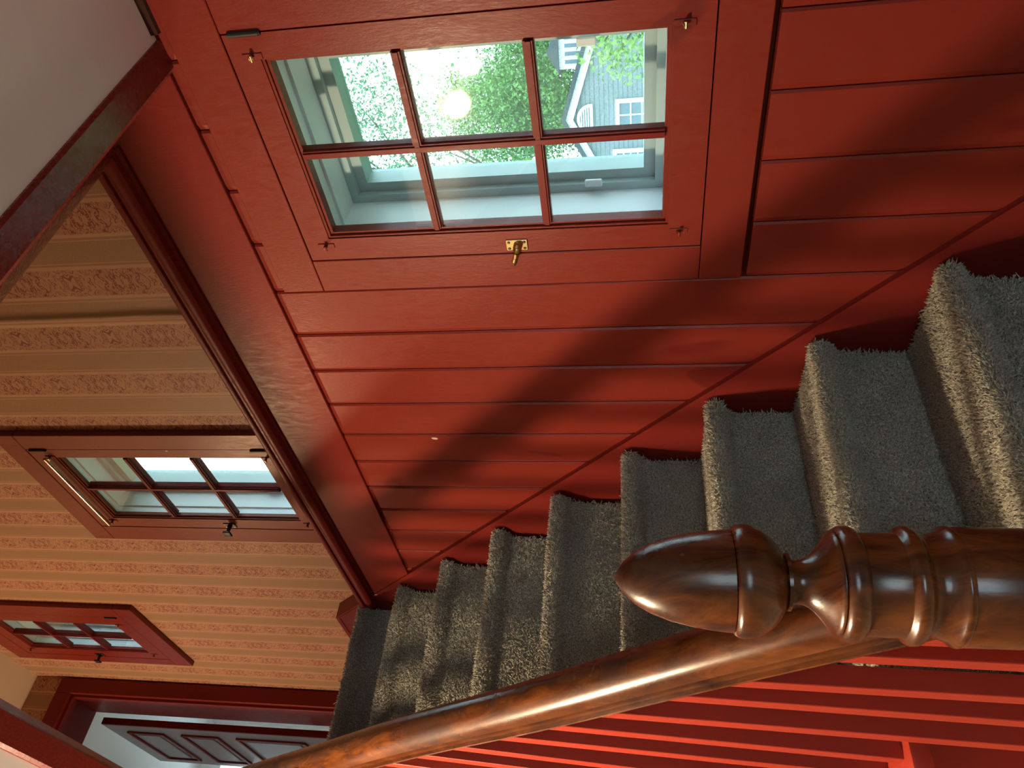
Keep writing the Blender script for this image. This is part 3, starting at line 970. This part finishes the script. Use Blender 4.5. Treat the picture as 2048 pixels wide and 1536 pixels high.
# ------------------------------------------------------------------ outdoors
def siding(name, col, col2, course):
    m, nt, b = new_mat(name)
    g = nt.nodes.new('ShaderNodeNewGeometry')
    sep = nt.nodes.new('ShaderNodeSeparateXYZ')
    nt.links.new(g.outputs['Position'], sep.inputs[0])
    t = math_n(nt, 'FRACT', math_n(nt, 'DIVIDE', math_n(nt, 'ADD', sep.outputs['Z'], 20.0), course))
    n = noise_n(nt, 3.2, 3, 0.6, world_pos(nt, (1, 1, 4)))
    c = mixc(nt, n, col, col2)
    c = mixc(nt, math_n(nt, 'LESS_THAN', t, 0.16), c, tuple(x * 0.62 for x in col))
    nt.links.new(c, b.inputs['Base Color'])
    b.inputs['Roughness'].default_value = 0.9
    bump(nt, b, t, 0.6, 0.03)
    return m
SHINGLE = siding('shingle_siding', (0.21, 0.245, 0.27), (0.26, 0.295, 0.31), 0.155)
ROOFM = siding('roof_shingles', (0.09, 0.10, 0.11), (0.06, 0.07, 0.08), 0.10)
WHITEX = plain('white_house_trim', (0.80, 0.83, 0.84), 0.6)
DARKGL = plain('dark_window_glass', (0.10, 0.16, 0.20), 0.08)
LEAF = [plain('leaves_%s' % n, c, 0.6, nscale=0.9, var=0.35) for n, c in (('mid', (0.13, 0.30, 0.06)), ('light', (0.21, 0.38, 0.07)), ('blue', (0.10, 0.27, 0.12)))]
BARK = plain('bark', (0.10, 0.08, 0.06), 0.9, nscale=12, var=0.3)
GRASS = plain('grass', (0.09, 0.15, 0.05), 0.9, nscale=1.5, var=0.3)
GZ = -5.6
bm = bmesh.new()
box(bm, 1.6, 90, -60, 90, GZ - 0.2, GZ)
struct(obj('ground', bm, GRASS), 'green lawn outside the house', 'ground')

# neighbouring house: local e = to the right along the gable, n = away
DH = 27.0
az0 = math.radians(60.66)
A_ = Vector((math.sin(az0), math.cos(az0), math.tan(math.radians(4.45)))) * DH
eaz = az0 + math.pi / 2 + math.radians(8)
E_ = Vector((math.sin(eaz), math.cos(eaz), 0))
N_ = Vector((E_.y, -E_.x, 0))
if N_.dot(Vector((A_.x, A_.y, 0))) < 0:
    N_ = -N_
house = empty('neighbour_house', (A_.x, A_.y, GZ))
tag(house, 'grey shingled house with white trim, half round vent and gambrel roof beyond the garden', 'house')
def hp3(e, z, n=0.0):
    return Vector((A_.x, A_.y, 0)) + E_ * e + N_ * n + Vector((0, 0, A_.z + z))
def hpoly(name, pts, n0, n1, mat, par):
    bm = bmesh.new()
    a = [bm.verts.new(hp3(e, z, n0)) for e, z in pts]
    b = [bm.verts.new(hp3(e, z, n1)) for e, z in pts]
    bm.faces.new(a); bm.faces.new(b[::-1])
    for i in range(len(pts)):
        j = (i + 1) % len(pts)
        bm.faces.new((a[j], a[i], b[i], b[j]))
    return obj(name, bm, mat, par)
gz = GZ - A_.z
SLL, SLR = 0.55, 0.345        # the two rakes as they show: steeper on the garden side
WL, WR = 2.3, 3.6
gam = [(0, -0.12), (WR, -0.12 - WR * SLR), (5.4, -4.4), (5.4, gz), (-3.6, gz), (-3.6, -4.4), (-WL, -0.12 - WL * SLL)]
hpoly('house_wall', gam, 0.0, 6.0, SHINGLE, house)
for s, SL, W, W2_ in ((-1, SLL, WL, 3.6), (1, SLR, WR, 5.4)):
    hpoly('rake_trim', [(0, -0.02), (s * (W + 0.1), -0.02 - (W + 0.1) * SL), (s * (W + 0.1), -0.28 - (W + 0.1) * SL), (0, -0.28)], -0.16, -0.02, WHITEX, house)
    hpoly('rake_trim', [(s * (W + 0.02), -0.02 - (W + 0.02) * SL), (s * (W2_ + 0.3), -4.6), (s * (W2_ + 0.04), -4.6), (s * (W - 0.1), -0.24 - (W - 0.1) * SL)], -0.16, -0.02, WHITEX, house)
    hpoly('roof', [(0, 0.12), (s * (W + 0.2), 0.12 - (W + 0.2) * SL), (s * (W + 0.15), -0.03 - (W + 0.15) * SL), (0, -0.03)], -0.28, 6.2, ROOFM, house)
    hpoly('roof', [(s * (W + 0.12), 0.10 - (W + 0.12) * SL), (s * (W2_ + 0.55), -4.6), (s * (W2_ + 0.32), -4.6), (s * (W + 0.02), -0.03 - (W + 0.02) * SL)], -0.28, 6.2, ROOFM, house)
# half round louvred vent
vz = -0.86
def arc(r, n=14):
    return [(r * math.cos(t), r * math.sin(t)) for t in np.linspace(0, math.pi, n)]
vt = hpoly('vent', [(e + 0.0, z + vz) for e, z in arc(0.42)], -0.05, -0.01, DARKGL, house)
ar = [(e, z + vz) for e, z in arc(0.46)] + [(e, z + vz) for e, z in arc(0.36)[::-1]]
hpoly('vent_frame', ar, -0.09, -0.05, WHITEX, vt)
hpoly('vent_frame', [(-0.46, vz - 0.08), (0.46, vz - 0.08), (0.46, vz + 0.02), (-0.46, vz + 0.02)], -0.09, -0.05, WHITEX, vt)
for zz in (0.08, 0.155, 0.23, 0.305):
    w = math.sqrt(max(0.01, 0.38 ** 2 - zz ** 2))
    hpoly('vent_slat', [(-w, vz + zz - 0.02), (w, vz + zz - 0.02), (w, vz + zz + 0.018), (-w, vz + zz + 0.018)], -0.08, -0.05, WHITEX, vt)
def hwin(e0, e1, z0, z1, nc, nr):
    w = hpoly('house_window', [(e0, z0), (e1, z0), (e1, z1), (e0, z1)], -0.03, -0.005, DARKGL, house)
    t = 0.13
    for p in ([(e0 - t, z0 - t), (e0, z0 - t), (e0, z1 + t), (e0 - t, z1 + t)], [(e1, z0 - t), (e1 + t, z0 - t), (e1 + t, z1 + t), (e1, z1 + t)],
              [(e0, z1), (e1, z1), (e1, z1 + t), (e0, z1 + t)], [(e0, z0 - t), (e1, z0 - t), (e1, z0), (e0, z0)]):
        hpoly('window_trim', p, -0.10, -0.005, WHITEX, w)
    for i in range(1, nc):
        e = e0 + (e1 - e0) * i / nc
        hpoly('window_bar', [(e - 0.022, z0), (e + 0.022, z0), (e + 0.022, z1), (e - 0.022, z1)], -0.06, -0.03, WHITEX, w)
    for i in range(1, nr):
        z = z0 + (z1 - z0) * i / nr
        hpoly('window_bar', [(e0, z - 0.022), (e1, z - 0.022), (e1, z + 0.022), (e0, z + 0.022)], -0.06, -0.03, WHITEX, w)
def to_ez(az, el):
    dv = Vector((math.sin(math.radians(az)), math.cos(math.radians(az)), math.tan(math.radians(el))))
    t = Vector((A_.x, A_.y, 0)).dot(N_) / dv.dot(N_)
    p = dv * t
    return (p - Vector((A_.x, A_.y, 0))).dot(E_), p.z - A_.z
eA0, zA1 = to_ez(59.94, 0.6); eA1, zA0 = to_ez(61.55, -1.75)
hwin(eA0, eA1, zA0, zA1, 2, 3)
eB0, zB1 = to_ez(57.10, 0.85); eB1, zB0 = to_ez(58.20, -1.15)
hwin(eB0, eB1, zB0, zB1, 3, 4)
# white louvred cupola on the ridge behind
cu = empty('roof_cupola', (0, 0, 0))
eC0, zC0 = to_ez(63.9, 3.2); eC1, zC1 = to_ez(66.3, 4.6)
cu.parent = house
cu.matrix_parent_inverse = house.matrix_world.inverted()
hpoly('cupola_wall', [(eC0, -1.2), (eC1 + 0.1, -1.2), (eC1 + 0.1, zC1 + 0.12), (eC0, zC1 + 0.12)], 0.6, 1.6, WHITEX, cu)
for i in range(4):
    e = eC0 + (eC1 - eC0) * (0.2 + 0.22 * i)
    hpoly('cupola_louvre', [(e - 0.06, -0.55), (e + 0.06, -0.55), (e + 0.06, zC1 - 0.1), (e - 0.06, zC1 - 0.1)], 0.57, 0.6, DARKGL, cu)
hpoly('cupola_roof', [(eC0 - 0.15, zC1 + 0.1), (eC1 + 0.25, zC1 + 0.1), ((eC0 + eC1) / 2, zC1 + 0.5)], 0.4, 1.8, ROOFM, cu)

def tree(name, label, az, dist, h, rad, cz, leaves, mat, n_clump, leaf=0.12, squash=1.0, group='garden trees', tr=None):
    base = Vector((math.sin(math.radians(az)) * dist, math.cos(math.radians(az)) * dist, GZ))
    t = empty(name, base)
    tag(t, label, 'tree', group)
    bm = bmesh.new()
    p = base.copy(); r = tr or 0.05 * h * 0.35 + 0.04
    top = base + Vector((0, 0, h))
    N = 7
    cur = base
    for i in range(N):
        nx_ = base + Vector((random.uniform(-.2, .2), random.uniform(-.2, .2), h * 0.9 * (i + 1) / N))
        cyl(bm, cur, nx_, r * (1 - i / N) + 0.02, 9, r * (1 - (i + 1) / N) + 0.02)
        cur = nx_
    cen = base + Vector((0, 0, h * cz))
    clumps = []
    for i in range(n_clump):
        while True:
            v = Vector((random.uniform(-1, 1), random.uniform(-1, 1), random.uniform(-1, 1)))
            if 0.25 < v.length < 1:
                break
        q = cen + Vector((v.x * rad, v.y * rad, v.z * rad * squash))
        clumps.append(q)
        if i < 26:
            s0 = base + Vector((0, 0, min(h * 0.85, max(h * 0.2, q.z - base.z - rad * 0.5))))
            cyl(bm, s0, q, 0.035, 5, 0.012)
    obj('trunk', bm, BARK, t, 60)
    # leaves: small folded quads scattered in clumps
    per = leaves // n_clump
    cs = np.array([list(c) for c in clumps])
    ctr = np.repeat(cs, per, 0) + rng.normal(0, rad * 0.17, (per * n_clump, 3))
    n = len(ctr)
    a = rng.normal(size=(n, 3)); a /= np.linalg.norm(a, axis=1, keepdims=True)
    b = rng.normal(size=(n, 3)); b -= a * (a * b).sum(1, keepdims=True); b /= np.linalg.norm(b, axis=1, keepdims=True)
    s = rng.uniform(0.6, 1.2, (n, 1)) * leaf
    V = np.stack([ctr - a * s, ctr + b * s * 0.5, ctr + a * s, ctr - b * s * 0.5], 1).reshape(-1, 3)
    F = np.arange(4 * n).reshape(-1, 4)
    me = bpy.data.meshes.new('foliage')
    me.vertices.add(len(V)); me.vertices.foreach_set('co', V.ravel())
    me.loops.add(F.size); me.loops.foreach_set('vertex_index', F.ravel())
    me.polygons.add(n)
    me.polygons.foreach_set('loop_start', np.arange(0, F.size, 4)); me.polygons.foreach_set('loop_total', np.full(n, 4))
    me.update()
    me.materials.append(mat)
    o = bpy.data.objects.new('foliage', me)
    C.objects.link(o)
    o.parent = t
    o.matrix_parent_inverse = t.matrix_world.inverted()
    return t

tree('leafy_tree', 'tall dense green tree behind the shingled house', 62.5, 57.0, 20.0, 4.9, 0.66, 34000, LEAF[0], 120, 0.15)
tree('leafy_tree', 'light green tree behind the house roof beside the white cupola', 75.5, 60.0, 20.5, 5.2, 0.64, 26000, LEAF[1], 110, 0.15)
tree('leafy_tree', 'broad green tree beside the shingled house', 52.0, 48.0, 18.5, 4.3, 0.56, 34000, LEAF[0], 130, 0.12)
tree('airy_tree', 'tall airy tree with thin branches against the sky', 57.0, 17.0, 15.0, 2.7, 0.80, 11000, LEAF[2], 90, 0.055, tr=0.075)
tree('airy_tree', 'light airy tree partly covering the shingled wall', 68.4, 14.0, 6.6, 1.1, 0.80, 3600, LEAF[1], 40, 0.06)
tree('leafy_tree', 'distant green tree seen low from the upper windows', 32.0, 40.0, 9.5, 3.4, 0.62, 7000, LEAF[0], 50, 0.15)
